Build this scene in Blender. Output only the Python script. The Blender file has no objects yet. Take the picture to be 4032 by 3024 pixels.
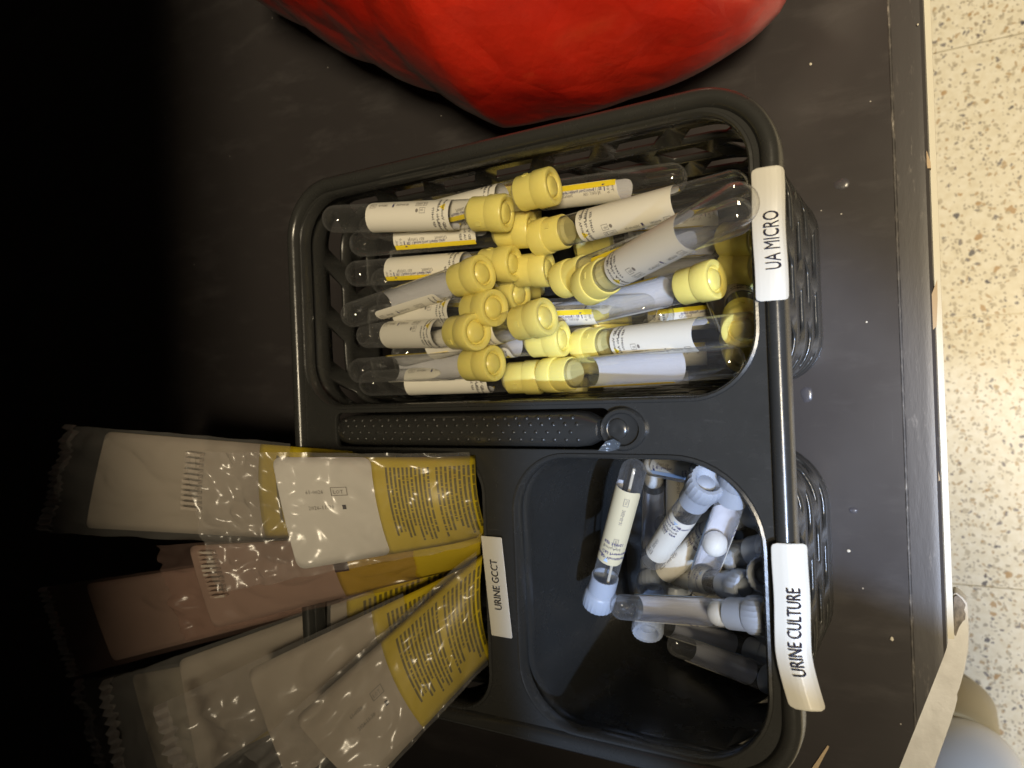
import bpy, bmesh, math, random
from mathutils import Vector, Matrix, noise
R = math.radians
random.seed(7)
S = bpy.context.scene
COL = S.collection

# ------------------------------------------------------------------ camera
H = 0.40; TILT = R(30); ROLL = R(2.3); FPX = 2850.0
_fw = Vector((-math.sin(TILT), 0, -math.cos(TILT)))
_rt = Vector((math.cos(TILT), 0, -math.sin(TILT)))
_dn = Vector((0, -1, 0))
IX = _rt*math.cos(ROLL) + _dn*math.sin(ROLL)
IY = -_rt*math.sin(ROLL) + _dn*math.cos(ROLL)
CAM = Vector((0, 0, H))
cam = bpy.data.cameras.new('camera'); camo = bpy.data.objects.new('camera', cam); COL.objects.link(camo)
camo.matrix_world = Matrix(((IX.x, -IY.x, -_fw.x, CAM.x), (IX.y, -IY.y, -_fw.y, CAM.y), (IX.z, -IY.z, -_fw.z, CAM.z), (0, 0, 0, 1)))
cam.sensor_width = 36; cam.lens = 36*FPX/4032; cam.clip_start = 0.01; cam.clip_end = 50
cam.dof.use_dof = True; cam.dof.focus_distance = 0.315; cam.dof.aperture_fstop = 15.0
S.camera = camo

def ray(x, y):
    return (_fw + IX*((x-2016)/FPX) + IY*((y-1512)/FPX)).normalized()
def P(x, y, z):                                  # point of the place at height z
    d = ray(x, y); return CAM + d*((z-H)/d.z)

# ------------------------------------------------------------------ world and lamps
w = bpy.data.worlds.new('World'); S.world = w; w.use_nodes = True
w.node_tree.nodes['Background'].inputs[0].default_value = (.9, .8, .65, 1)
w.node_tree.nodes['Background'].inputs[1].default_value = 0.06
S.view_settings.view_transform = 'Standard'; S.view_settings.look = 'None'
S.view_settings.exposure = 0; S.view_settings.gamma = 1

def aim(o, loc, to):
    o.location = loc
    o.rotation_euler = (Vector(to)-Vector(loc)).to_track_quat('-Z', 'Y').to_euler()
def area(name, loc, to, sx, sy, power, col, spread=180):
    l = bpy.data.lights.new(name, 'AREA'); l.shape = 'RECTANGLE'; l.size = sx; l.size_y = sy
    l.energy = power; l.color = col; l.spread = R(spread)
    o = bpy.data.objects.new(name, l); COL.objects.link(o); aim(o, loc, to); return o
def spot(name, loc, to, power, col, ang, blend, rad):
    l = bpy.data.lights.new(name, 'SPOT'); l.energy = power; l.color = col
    l.spot_size = R(ang); l.spot_blend = blend; l.shadow_soft_size = rad
    o = bpy.data.objects.new(name, l); COL.objects.link(o); aim(o, loc, to); return o
area('ceiling_lamp', (0.98, -0.33, 2.5), (-0.05, 0.0, 0.0), 0.9, 0.45, 112, (1.0, .84, .58))
S.cycles.transparent_max_bounces = 40; S.cycles.max_bounces = 10
spot('work_lamp', (1.0, -0.50, 2.0), (-0.075, -0.075, 0.07), 270, (.46, .64, 1.0), 7.6, 0.4, 0.02)
spot('room_lamp', (1.3, -0.75, 1.2), (.06, -.36, -.57), 95, (.66, .78, 1.0), 19, 0.3, 0.02)

# ------------------------------------------------------------------ materials
MATS = {}
def mat(name, col=(.5, .5, .5), rough=.5, **k):
    if name in MATS: return MATS[name]
    m = bpy.data.materials.new(name); m.use_nodes = True; MATS[name] = m
    b = m.node_tree.nodes['Principled BSDF']
    b.inputs['Base Color'].default_value = (*col, 1); b.inputs['Roughness'].default_value = rough
    for kk, v in k.items():
        b.inputs[kk.replace('_', ' ')].default_value = v
    return m
class NT:
    def __init__(s, m): s.t = m.node_tree; s.n = s.t.nodes; s.b = s.n.get('Principled BSDF')
    def N(s, typ, **k):
        nd = s.n.new(typ)
        for a, v in k.items(): setattr(nd, a, v)
        return nd
    def L(s, a, b): s.t.links.new(a, b)
    def co(s, kind='Object', scale=(1, 1, 1)):
        tc = s.N('ShaderNodeTexCoord'); mp = s.N('ShaderNodeMapping'); mp.inputs['Scale'].default_value = scale
        s.L(tc.outputs[kind], mp.inputs[0]); return mp.outputs[0]
    def noise(s, co, scale, detail=4, rough=.5):
        n = s.N('ShaderNodeTexNoise'); n.inputs['Scale'].default_value = scale; n.inputs['Detail'].default_value = detail
        n.inputs['Roughness'].default_value = rough; s.L(co, n.inputs['Vector']); return n.outputs['Fac']
    def vor(s, co, scale, feature='F1', rnd=1.0):
        n = s.N('ShaderNodeTexVoronoi', feature=feature); n.inputs['Scale'].default_value = scale
        n.inputs['Randomness'].default_value = rnd; s.L(co, n.inputs['Vector']); return n
    def ramp(s, fac, stops):
        r = s.N('ShaderNodeValToRGB'); e = r.color_ramp.elements
        while len(e) < len(stops): e.new(.5)
        for i, (p, c) in enumerate(stops):
            e[i].position = p; e[i].color = c if len(c) == 4 else (*c, 1)
        s.L(fac, r.inputs[0]); return r.outputs[0]
    def math(s, op, a, b=None):
        n = s.N('ShaderNodeMath', operation=op)
        for i, v in enumerate((a, b)):
            if v is None: continue
            if isinstance(v, (int, float)): n.inputs[i].default_value = v
            else: s.L(v, n.inputs[i])
        return n.outputs[0]
    def mix(s, fac, a, b):
        n = s.N('ShaderNodeMix', data_type='RGBA')
        for i, v in ((0, fac), (6, a), (7, b)):
            if isinstance(v, (int, float)): n.inputs[i].default_value = v
            elif isinstance(v, tuple): n.inputs[i].default_value = (*v, 1) if len(v) == 3 else v
            else: s.L(v, n.inputs[i])
        return n.outputs[2]
    def bump(s, hgt, strength, dist=.001, target=None):
        n = s.N('ShaderNodeBump'); n.inputs['Strength'].default_value = strength; n.inputs['Distance'].default_value = dist
        s.L(hgt, n.inputs['Height']); s.L(n.outputs[0], (target or s.b).inputs['Normal']); return n

def clear(name, tint, f0=.06, edge=.75, rough=.04, haze=0.0, hazecol=(.8, .8, .8), bumpk=None, rim=0.0):
    """thin-walled clear plastic: transparent with fresnel gloss"""
    m = bpy.data.materials.new(name); m.use_nodes = True; MATS[name] = m
    t = NT(m); t.n.remove(t.b)
    out = t.n['Material Output']
    tr = t.N('ShaderNodeBsdfTransparent'); gl = t.N('ShaderNodeBsdfGlossy'); gl.inputs['Roughness'].default_value = rough
    lw = t.N('ShaderNodeLayerWeight'); lw.inputs['Blend'].default_value = .5
    c = t.ramp(lw.outputs['Facing'], [(0, tint), (.55, tuple(x*.96 for x in tint)), (1, tuple(x*edge for x in tint))])
    t.L(c, tr.inputs[0])
    p4 = t.math('POWER', lw.outputs['Facing'], 4.0)
    f = t.math('ADD', t.math('MULTIPLY', p4, .75), f0)
    mx = t.N('ShaderNodeMixShader'); t.L(f, mx.inputs[0]); t.L(tr.outputs[0], mx.inputs[1]); t.L(gl.outputs[0], mx.inputs[2])
    last = mx
    if haze:
        df = t.N('ShaderNodeBsdfDiffuse'); df.inputs[0].default_value = (*hazecol, 1)
        m2 = t.N('ShaderNodeMixShader'); t.L(t.math('ADD', t.math('MULTIPLY', t.math('POWER', lw.outputs['Facing'], 3.0), rim), haze), m2.inputs[0])
        t.L(mx.outputs[0], m2.inputs[1]); t.L(df.outputs[0], m2.inputs[2]); last = m2
    if bumpk:
        sc, st, dist = bumpk
        co = t.co('Object', (.6, 1.6, 1)); n1 = t.noise(co, sc, 3, .55)
        h = t.math('ABSOLUTE', t.math('SUBTRACT', n1, .5))
        b = t.N('ShaderNodeBump'); b.inputs['Strength'].default_value = st; b.inputs['Distance'].default_value = dist
        t.L(h, b.inputs['Height']); t.L(b.outputs[0], gl.inputs['Normal'])
    t.L(last.outputs[0], out.inputs[0]); return m

M_glass = clear('clear_tube_plastic', (.98, .98, .97), .09, .6, .03, haze=.014, hazecol=(.75, .75, .75), rim=.22)
M_glass2 = clear('clear_small_tube_plastic', (.98, .985, .99), .09, .62, .05, haze=.03, rim=.22)
M_film = clear('clear_bag_film', (.95, .94, .93), .045, .8, .24, haze=.09, hazecol=(.75, .72, .68), bumpk=(9, .12, .010))
M_redfilm = clear('pink_tinted_bag_film', (.90, .83, .80), .045, .8, .25, haze=.09, hazecol=(.5, .33, .28), bumpk=(9, .12, .010))
M_capy = mat('yellow_cap_plastic', (.80, .70, .20), .33, Subsurface_Weight=.12, Subsurface_Radius=(.004, .003, .001), Subsurface_Scale=1.0)
M_stop = mat('pale_stopper_rubber', (.56, .50, .20), .6)
M_capb = mat('grey_blue_cap_plastic', (.36, .40, .47), .38, Subsurface_Weight=.15, Subsurface_Radius=(.003, .003, .004), Subsurface_Scale=1.0)
M_ball = mat('white_pellet', (.80, .79, .74), .55)
M_paper = mat('label_paper', (.78, .75, .66), .5)
M_paperb = mat('label_paper_back', (.74, .74, .80), .6)
M_papy = mat('aged_label_paper', (.62, .55, .36), .5)
M_yel = mat('yellow_print', (.85, .66, .03), .5)
M_blu = mat('light_blue_print', (.45, .58, .78), .5)
M_ink = mat('dark_ink', (.03, .027, .04), .8, Specular_IOR_Level=.1)
M_inkb = mat('blue_ink', (.03, .03, .16), .5)
M_inkg = mat('grey_ink', (.22, .20, .18), .5)
M_tape = mat('white_label_tape', (.66, .64, .57), .35)
M_stick = mat('white_sticker', (.68, .66, .62), .38)
M_stickp = mat('pinkish_shaded_sticker', (.36, .29, .25), .4)  # pouch film haze and shade by depth put into the sticker colour
M_stickg = mat('shaded_sticker', (.40, .35, .29), .4)  # sticker colour darkened for the shade and film haze over it
M_cream = mat('cream_plastic', (.60, .54, .42), .5)
M_wood = mat('bare_particle_board', (.50, .38, .24), .8)
M_strip = mat('cream_edge_strip', (.60, .57, .47), .5)

def m_blackplastic():
    m = mat('black_moulded_plastic', (.022, .022, .020), .3); t = NT(m)
    co = t.co('Object')
    n = t.noise(co, 260, 3); t.bump(n, .12, .0006)
    n2 = t.noise(co, 60, 5, .65)
    t.L(t.ramp(n2, [(.3, (.18, .18, .18)), (.75, (.34, .34, .34))]), t.b.inputs['Roughness'])
    sc = t.co('Object', (1, 9, 1)); v = t.noise(sc, 140, 2)
    dust = t.ramp(v, [(.66, (0, 0, 0)), (.80, (1, 1, 1))])
    t.L(t.mix(t.math('MULTIPLY', dust, .25), (.032, .032, .030), (.11, .105, .098)), t.b.inputs['Base Color'])
    return m
M_blk = m_blackplastic()
def m_shelf():
    m = mat('black_laminate', (.02, .02, .02), .4); t = NT(m)
    co = t.co('Object')
    n = t.noise(co, 1400, 2); t.bump(n, .08, .0002)
    cl = t.noise(co, 9, 6, .6)
    t.L(t.ramp(cl, [(.3, (.30, .30, .30)), (.7, (.46, .46, .46))]), t.b.inputs['Roughness'])
    v = t.vor(co, 95); sp = t.math('LESS_THAN', v.outputs['Distance'], .038)
    pick = t.math('GREATER_THAN', t.noise(co, 31, 1), .57)
    sp = t.math('MULTIPLY', sp, pick)
    smear = t.ramp(t.noise(t.co('Object', (1, 3.2, 1)), 16, 7, .7), [(.52, (0, 0, 0)), (.78, (1, 1, 1))])
    sc1 = t.ramp(t.noise(t.co('Object', (1, .03, 1)), 700, 2), [(.70, (0, 0, 0)), (.76, (1, 1, 1))]); sc2 = t.ramp(t.noise(co, 14, 2), [(.52, (0, 0, 0)), (.66, (1, 1, 1))])
    mp_ = t.co('Object', (.05, 1, 1)); sc3 = t.ramp(t.noise(mp_, 520, 2), [(.71, (0, 0, 0)), (.77, (1, 1, 1))])
    scr = t.math('MULTIPLY', t.math('MAXIMUM', sc1, sc3), sc2)
    smear = t.math('MINIMUM', t.math('ADD', smear, t.math('MULTIPLY', scr, 1.2)), 1.6)
    base = t.mix(t.math('MULTIPLY', smear, .6), (.036, .032, .032), (.080, .074, .073))
    t.L(t.mix(sp, base, (.42, .40, .36)), t.b.inputs['Base Color'])
    return m
M_shelf = m_shelf()
def m_worn():
    m = mat('worn_crease', (.1, .09, .08), .6); t = NT(m)
    co = t.co('Object', (1, .35, 1))
    n = t.noise(co, 320, 6, .7)
    t.L(t.ramp(n, [(.46, (.034, .031, .030)), (.60, (.10, .09, .08)), (.72, (.38, .35, .31))]), t.b.inputs['Base Color'])
    t.bump(n, .4, .0006); return m
M_worn = m_worn()
def m_nose():
    m = mat('scuffed_nosing', (.05, .05, .05), .4); t = NT(m)
    co = t.co('Object', (1, .22, 1)); n = t.noise(co, 420, 5, .7); n2 = t.noise(t.co('Object'), 18, 3, .6)
    msk = t.math('MULTIPLY', t.ramp(n, [(.58, (0, 0, 0)), (.72, (1, 1, 1))]), t.ramp(n2, [(.42, (0, 0, 0)), (.62, (1, 1, 1))]))
    t.L(t.mix(t.math('MULTIPLY', msk, .7), (.050, .046, .046), (.24, .22, .20)), t.b.inputs['Base Color']); t.bump(n, .15, .0004)
    return m
M_nose = m_nose()
def m_terrazzo():
    m = mat('cream_terrazzo', (.6, .5, .4), .35); t = NT(m)
    co = t.co('Object')
    nz = t.N('ShaderNodeTexNoise'); nz.inputs['Scale'].default_value = 120; nz.inputs['Detail'].default_value = 3
    t.L(co, nz.inputs['Vector'])
    ad = t.N('ShaderNodeVectorMath', operation='MULTIPLY_ADD'); t.L(nz.outputs['Color'], ad.inputs[0])
    ad.inputs[1].default_value = (.012, .012, .012); t.L(co, ad.inputs[2]); cd = ad.outputs[0]
    base = t.ramp(t.noise(co, 110, 4, .6), [(.35, (.74, .69, .56)), (.5, (.80, .76, .64)), (.68, (.85, .82, .72))])
    for sc, thr, lo, colr in ((110, .30, .50, (.50, .45, .35)), (150, .30, .58, (.46, .34, .20)), (120, .26, .72, (.16, .15, .17)),
                              (230, .33, .50, (.36, .32, .26)), (66, .24, .80, (.46, .30, .15)), (75, .20, .84, (.06, .06, .09))):
        v = t.vor(cd, sc); msk = t.math('LESS_THAN', v.outputs['Distance'], thr)
        sep = t.N('ShaderNodeSeparateColor'); t.L(v.outputs['Color'], sep.inputs[0])
        msk = t.math('MULTIPLY', msk, t.math('GREATER_THAN', sep.outputs[0], lo))
        base = t.mix(t.math('MULTIPLY', msk, .85), base, colr)
    t.L(base, t.b.inputs['Base Color'])
    t.L(t.ramp(t.noise(co, 14, 3), [(.3, (.28, .28, .28)), (.7, (.45, .45, .45))]), t.b.inputs['Roughness'])
    return m
M_terr = m_terrazzo()
def m_red():
    m = mat('red_bag_film', (.9, .03, .01), .38, Coat_Weight=.8, Coat_Roughness=.16, Subsurface_Weight=.3, Subsurface_Radius=(.03, .004, .002), Subsurface_Scale=1.0); t = NT(m)
    co = t.co('Object')
    n = t.noise(co, 22, 5, .55); h = t.math('ABSOLUTE', t.math('SUBTRACT', n, .5))
    n2 = t.noise(co, 90, 3, .6)
    dn = t.N('ShaderNodeTexNoise'); dn.inputs['Scale'].default_value = 14; t.L(co, dn.inputs['Vector'])
    ma = t.N('ShaderNodeVectorMath', operation='MULTIPLY_ADD'); t.L(dn.outputs['Color'], ma.inputs[0]); ma.inputs[1].default_value = (.07, .07, .07); t.L(co, ma.inputs[2])
    ve = t.vor(ma.outputs[0], 17, 'DISTANCE_TO_EDGE'); cre = t.math('MULTIPLY', t.math('MINIMUM', ve.outputs['Distance'], .16), 1.1)
    h = t.math('ADD', h, cre)
    t.bump(t.math('ADD', h, t.math('MULTIPLY', n2, .04)), .35, .009)
    t.L(t.ramp(t.noise(co, 11, 4, .6), [(.3, (.42, .011, .005)), (.7, (.62, .030, .011))]), t.b.inputs['Base Color'])
    return m
M_red = m_red()
def m_lines():
    """yellow panel with rows of small print, in UV"""
    m = mat('yellow_panel_print', (.6, .5, .03), .4); t = NT(m)
    uv = t.co('UV'); sx = t.N('ShaderNodeSeparateXYZ'); t.L(uv, sx.inputs[0]); U, V = sx.outputs[0], sx.outputs[1]
    rows = 24.0
    fr = t.math('FRACT', t.math('MULTIPLY', U, rows)); row = t.math('FLOOR', t.math('MULTIPLY', U, rows))
    line = t.math('LESS_THAN', t.math('ABSOLUTE', t.math('SUBTRACT', fr, .5)), .27)
    cb = t.N('ShaderNodeCombineXYZ'); t.L(t.math('MULTIPLY', row, 3.71), cb.inputs[0]); t.L(t.math('MULTIPLY', V, 46.0), cb.inputs[1])
    nz = t.noise(cb.outputs[0], 1.0, 2, .7)
    words = t.math('GREATER_THAN', nz, .40)
    cb2 = t.N('ShaderNodeCombineXYZ'); t.L(t.math('MULTIPLY', row, 7.3), cb2.inputs[0])
    endn = t.noise(cb2.outputs[0], 1.0, 0)
    inside = t.math('MULTIPLY', t.math('LESS_THAN', V, t.math('ADD', t.math('MULTIPLY', endn, .5), .58)), t.math('GREATER_THAN', V, .10))
    inside = t.math('MULTIPLY', inside, t.math('GREATER_THAN', U, .12))
    gap = t.math('GREATER_THAN', t.math('ABSOLUTE', t.math('SUBTRACT', row, 14.0)), .9)
    inside = t.math('MULTIPLY', inside, gap)
    ink = t.math('MULTIPLY', t.math('MULTIPLY', line, words), inside)
    t.L(t.mix(t.math('MULTIPLY', ink, .85), (.54, .41, .015), (.07, .06, .02)), t.b.inputs['Base Color'])
    return m
M_lines = m_lines()
M_yelp = mat('yellow_panel', (.46, .34, .02), .4)

# ------------------------------------------------------------------ mesh helpers
def link(name, me, mats, parent=None, smooth=40):
    o = bpy.data.objects.new(name, me); COL.objects.link(o)
    if not isinstance(mats, (list, tuple)): mats = [mats]
    if not me.materials:
        for m in mats: me.materials.append(m)
    if smooth:
        me.shade_smooth()
        if smooth < 180: me.set_sharp_from_angle(angle=R(smooth))
    if parent: o.parent = parent
    return o
def mesh(verts, faces, mi=None):
    me = bpy.data.meshes.new('m'); me.from_pydata([tuple(v) for v in verts], [], faces)
    if mi: me.polygons.foreach_set('material_index', mi)
    me.update(); return me
def fixn(me):
    bm = bmesh.new(); bm.from_mesh(me); bmesh.ops.recalc_face_normals(bm, faces=bm.faces); bm.to_mesh(me); bm.free(); return me
def tag(o, label=None, cat=None, group=None, kind=None):
    if label: o['label'] = label
    if cat: o['category'] = cat
    if group: o['group'] = group
    if kind: o['kind'] = kind
    return o
def empty(name, loc=(0, 0, 0)):
    o = bpy.data.objects.new(name, None); o.empty_display_size = .01; COL.objects.link(o); o.location = loc; return o
def lathe(prof, n=32):
    """profile [(r,z)...] around z"""
    vs, fs, rings = [], [], []
    for r, z in prof:
        if r < 1e-7: rings.append([len(vs)]); vs.append((0, 0, z))
        else:
            rings.append(list(range(len(vs), len(vs)+n)))
            for i in range(n):
                a = 2*math.pi*i/n; vs.append((r*math.cos(a), r*math.sin(a), z))
    for a, b in zip(rings, rings[1:]):
        for i in range(n):
            j = (i+1) % n
            if len(a) == 1 and len(b) == 1: continue
            if len(a) == 1: fs.append((a[0], b[j], b[i]))
            elif len(b) == 1: fs.append((a[i], a[j], b[0]))
            else: fs.append((a[i], a[j], b[j], b[i]))
    return vs, fs
def box(x0, x1, y0, y1, z0, z1):
    v = [(x, y, z) for z in (z0, z1) for x, y in ((x0, y0), (x1, y0), (x1, y1), (x0, y1))]
    return v, [(3, 2, 1, 0), (4, 5, 6, 7), (0, 1, 5, 4), (1, 2, 6, 5), (2, 3, 7, 6), (3, 0, 4, 7)]
def joinl(*parts):
    vs, fs, mi = [], [], []
    for i, p in enumerate(parts):
        v, f = p[0], p[1]; m = p[2] if len(p) > 2 else 0
        o = len(vs); vs += list(v); fs += [tuple(k+o for k in q) for q in f]; mi += [m]*len(f)
    return vs, fs, mi
def rrect(x0, x1, y0, y1, r, n=8):
    """rounded rectangle ccw; r a number or the four radii at (x1,y0),(x1,y1),(x0,y1),(x0,y0)"""
    if isinstance(r, (int, float)): r = (r,)*4
    pts = []
    for k, (cx, cy) in enumerate(((x1-r[0], y0+r[0]), (x1-r[1], y1-r[1]), (x0+r[2], y1-r[2]), (x0+r[3], y0+r[3]))):
        a0 = -math.pi/2 + k*math.pi/2
        for i in range(n+1):
            a = a0 + i*math.pi/2/n; pts.append((cx+r[k]*math.cos(a), cy+r[k]*math.sin(a)))
    return pts
def plate(name, loops, z, th, m, parent=None, bevel=0, tagk=None):
    cu = bpy.data.curves.new('c', 'CURVE'); cu.dimensions = '2D'; cu.fill_mode = 'BOTH'; cu.extrude = th/2-bevel
    cu.bevel_depth = bevel; cu.bevel_resolution = 1
    for lp in loops:
        s = cu.splines.new('POLY'); s.points.add(len(lp)-1); s.use_cyclic_u = True
        for p, q in zip(s.points, lp): p.co = (q[0], q[1], 0, 1)
    o = bpy.data.objects.new('tmp', cu); COL.objects.link(o)
    bpy.context.view_layer.update()
    me = bpy.data.meshes.new_from_object(o.evaluated_get(bpy.context.evaluated_depsgraph_get()))
    bpy.data.objects.remove(o); bpy.data.curves.remove(cu)
    for v in me.vertices: v.co.z += z
    return link(name, me, m, parent)
_tc = {}
def textmesh(s, size, res=2, bold=0):
    """flat lettering, verts/faces, baseline at origin, along x"""
    k = (s, size)
    if k in _tc: return _tc[k]
    cu = bpy.data.curves.new('t', 'FONT'); cu.body = s; cu.size = size; cu.resolution_u = res; cu.offset = bold*size
    o = bpy.data.objects.new('t', cu); COL.objects.link(o); bpy.context.view_layer.update()
    me = bpy.data.meshes.new_from_object(o.evaluated_get(bpy.context.evaluated_depsgraph_get()))
    r = ([tuple(v.co) for v in me.vertices], [tuple(p.vertices) for p in me.polygons])
    bpy.data.objects.remove(o); bpy.data.curves.remove(cu); bpy.data.meshes.remove(me)
    _tc[k] = r; return r
def rect(x0, y0, x1, y1):
    return [(x0, y0, 0), (x1, y0, 0), (x1, y1, 0), (x0, y1, 0)], [(0, 1, 2, 3)]
def frame(x0, y0, x1, y1, t):
    return joinl(rect(x0, y0, x1, y0+t), rect(x0, y1-t, x1, y1), rect(x0, y0+t, x0+t, y1-t), rect(x1-t, y0+t, x1, y1-t))[:2]
def shift(p, dx, dy, rot=0, sx=1):
    c, s = math.cos(rot), math.sin(rot)
    return [(v[0]*sx*c-v[1]*s+dx, v[0]*sx*s+v[1]*c+dy, 0) for v in p[0]], p[1]
def width(p): return max(v[0] for v in p[0])-min(v[0] for v in p[0])

# ------------------------------------------------------------------ the setting
# floor of terrazzo tiles, far below the shelf
FZ = -.57; TS = .305; ty0 = P(3860, 1245, FZ).y
floor = empty('floor', (0, 0, FZ)); tag(floor, kind='structure', label='cream terrazzo floor far below the shelf edge')
v, f = box(-1.2, 1.2, -1.3, 1.3, -.04, -.0035); tag(link('grout_bed', mesh(v, f), mat('grout', (.80, .75, .62), .8), floor, 0))
g = .0006
tv, tf = box(g, TS-g, g, TS-g, -.012, 0)
for i in range(-2, 3):
    for j in range(-3, 3):
        me = mesh([(x+i*TS-.12, y+j*TS+ty0, z) for x, y, z in tv], tf)
        link('floor_tile', me, M_terr, floor, 0)

# shelf
ea, eb = P(3638, 0, 0), P(3733, 2547, 0)
sd = (ea-eb).normalized()                         # along the front edge
ex = Vector((sd.y, -sd.x, 0))                     # outwards (towards the room)
org = eb.copy()
def shelf_strip(name, prof, a0, a1, m, parent=None, cut=True, n=1):
    vs, fs = [], []; k = len(prof)
    for i in range(n+1):
        a = a0+(a1-a0)*i/n
        for u, z in prof: q = org+sd*a+ex*u; vs.append((q.x, q.y, z))
    for i in range(n):
        for j in range(k):
            a, b = i*k+j, i*k+(j+1) % k; fs.append((a, b, b+k, a+k))
    fs.append(tuple(range(k-1, -1, -1))); fs.append(tuple(range(n*k, n*k+k)))
    me = fixn(mesh(vs, fs))
    if cut:
        bm = bmesh.new(); bm.from_mesh(me)
        c2 = P(3541, 3024, 0); dirc = (c2-eb).normalized(); no = Vector((-dirc.y, dirc.x, 0))
        if no.dot(ex) < 0: no = -no
        r = bmesh.ops.bisect_plane(bm, geom=bm.verts[:]+bm.edges[:]+bm.faces[:], plane_co=eb, plane_no=no, clear_outer=True)
        bmesh.ops.holes_fill(bm, edges=[e for e in bm.edges if e.is_boundary])
        bm.to_mesh(me); bm.free()
    return link(name, me, m, parent, 30)
shelf = empty('shelf'); tag(shelf, kind='structure', label='black laminate shelf with a worn front edge')
cr = -.0150
shelf_strip('shelf_top', [(-.95, 0), (cr-.0006, 0), (cr-.0006, -.022), (-.95, -.022)], -.45, .6, M_shelf, shelf)
shelf_strip('worn_bead', [(cr-.0006, -.001), (cr-.0006, .0001), (cr-.0002, .0003), (cr+.0004, .0002), (cr+.0009, -.0003), (cr+.0009, -.02), (cr-.0006, -.02)], -.45, .6, M_worn, shelf, n=40)
shelf_strip('edge_nosing', [(cr+.0009, -.0003), (-.006, -.0005), (-.002, -.0011), (-.0005, -.0028), (0, -.006), (0, -.026), (cr+.0009, -.026)], -.45, .6, M_nose, shelf)
shelf_strip('edge_strip', [(.0001, -.012), (.0028, -.0125), (.0030, -.020), (.0001, -.020)], .0, .6, M_strip, shelf, cut=False)
# chipped laminate on the front edge
def chip(pts, z0=-.0035):
    q = [P(x, y, z0+.0) for x, y in pts]; n = len(q)
    vs = [(p.x, p.y, z0+.0016) for p in q]+[(p.x, p.y, z0-.003) for p in q]
    fs = [tuple(range(n))]+[(i, i+n, (i+1) % n+n, (i+1) % n) for i in range(n)]
    return fixn(mesh(vs, fs))
for pts in ([(3690, 1100), (3676, 1140), (3664, 1172), (3655, 1205), (3654, 1250), (3648, 1268), (3652, 1300), (3658, 1312), (3672, 1300), (3688, 1285), (3692, 1180)],
            [(3664, 640), (3650, 600), (3640, 585), (3638, 604), (3648, 640), (3652, 665), (3666, 665)],
            [(3694, 1850), (3682, 1862), (3680, 1885), (3688, 1900), (3702, 1888)]):
    link('bare_chip', chip(pts), M_wood, shelf, 0)

# cabinet carcass around the deep side of the shelf (back panel, upper shelf) - keeps the far side dark
cabm = mat('black_cabinet', (.012, .011, .011), .45)
cab = empty('cabinet'); tag(cab, 'dark open cabinet whose back and upper shelf shade the deep left side', 'cabinet')
v, f = box(-.93, -.90, -1.2, 1.2, -.02, .62); link('back_panel', mesh(v, f), cabm, cab, 0)
for px0, ya_, yb_, za_, zb_ in ((.30, -1.0, -.242, .24, .80), (.30, -1.0, -.130, .90, 1.75)):
    v, f = box(px0, px0+.02, ya_, yb_, za_, zb_); link('light_blocker', mesh(v, f), cabm, cab, 0)  # unseen panels added to clip the cool beam and block the warm lamp
v, f = box(-.90, -.185, -1.2, 1.2, .52, .54); link('upper_shelf', mesh(v, f), cabm, cab, 0)
# ------------------------------------------------------------------ the caddy
RZ = .125
X0, X1, Y0, Y1 = -.2915, -.0435, -.156, .109
caddy = empty('storage_caddy', (0, 0, 0))
tag(caddy, 'black plastic caddy with three lattice baskets, centre handle and white tape labels', 'caddy')
ua = rrect(-.2825, -.0540, -.0085, .1005, (.026, .022, .024, .024), 12)
cu_ = rrect(-.1600, -.0545, -.1480, -.0310, (.030, .034, .026, .026), 12)
gc = rrect(-.2825, -.1755, -.1480, -.0310, (.018, .018, .022, .022), 12)
slot = rrect(-.2640, -.1130, -.0290, -.0108, .004, 5)
deck = plate('top_deck', [rrect(X0+.004, X1-.004, Y0+.004, Y1-.004, .026, 14), ua, cu_, gc, slot], RZ-.0015, .003, M_blk, caddy, bevel=.0006)

def sweep_loop(path, prof, closed_prof=True):
    """prof [(out,z)] swept round a closed ccw path"""
    n, k = len(path), len(prof); vs, fs = [], []
    for i in range(n):
        a, b = Vector(path[i-1]), Vector(path[(i+1) % n]); d = (b-a).normalized(); nr = Vector((d.y, -d.x))
        for u, z in prof: vs.append((path[i][0]+nr.x*u, path[i][1]+nr.y*u, z))
    for i in range(n):
        j = (i+1) % n
        for q in range(k if closed_prof else k-1):
            r = (q+1) % k; fs.append((i*k+q, j*k+q, j*k+r, i*k+r))
    return vs, fs
# rounded rim: a raised bead with a groove inside and a lip outside
rimp = [(u_*.72, z_) for u_, z_ in [(-.0105, RZ-.0005), (-.0100, RZ+.0004), (-.0090, RZ+.0022), (-.0072, RZ+.0034), (-.0050, RZ+.0038), (-.0028, RZ+.0034), (-.0010, RZ+.0022),
        (-.0002, RZ+.0002), (0, RZ-.0060), (-.0012, RZ-.0062), (-.0016, RZ-.001), (-.003, RZ+.0012), (-.005, RZ+.002), (-.0075, RZ+.0012), (-.0085, RZ-.0018), (-.0102, RZ-.0022)]]
v, f = sweep_loop(rrect(X0, X1, Y0, Y1, .030, 18), rimp); link('rim', fixn(mesh(v, f)), M_blk, caddy, 50)
# thin highlights edge beads round the openings
for lp, nm in ((ua, 'opening_lip'), (cu_, 'opening_lip'), (gc, 'opening_lip')):
    v, f = sweep_loop(lp, [(.0012, RZ-.0002), (.0008, RZ+.0010), (-.0002, RZ+.0013), (-.0010, RZ+.0006), (-.0012, RZ-.005), (-.0003, RZ-.005), (.0000, RZ-.0006)])
    link(nm, fixn(mesh(v, f)), M_blk, caddy, 50)

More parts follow.
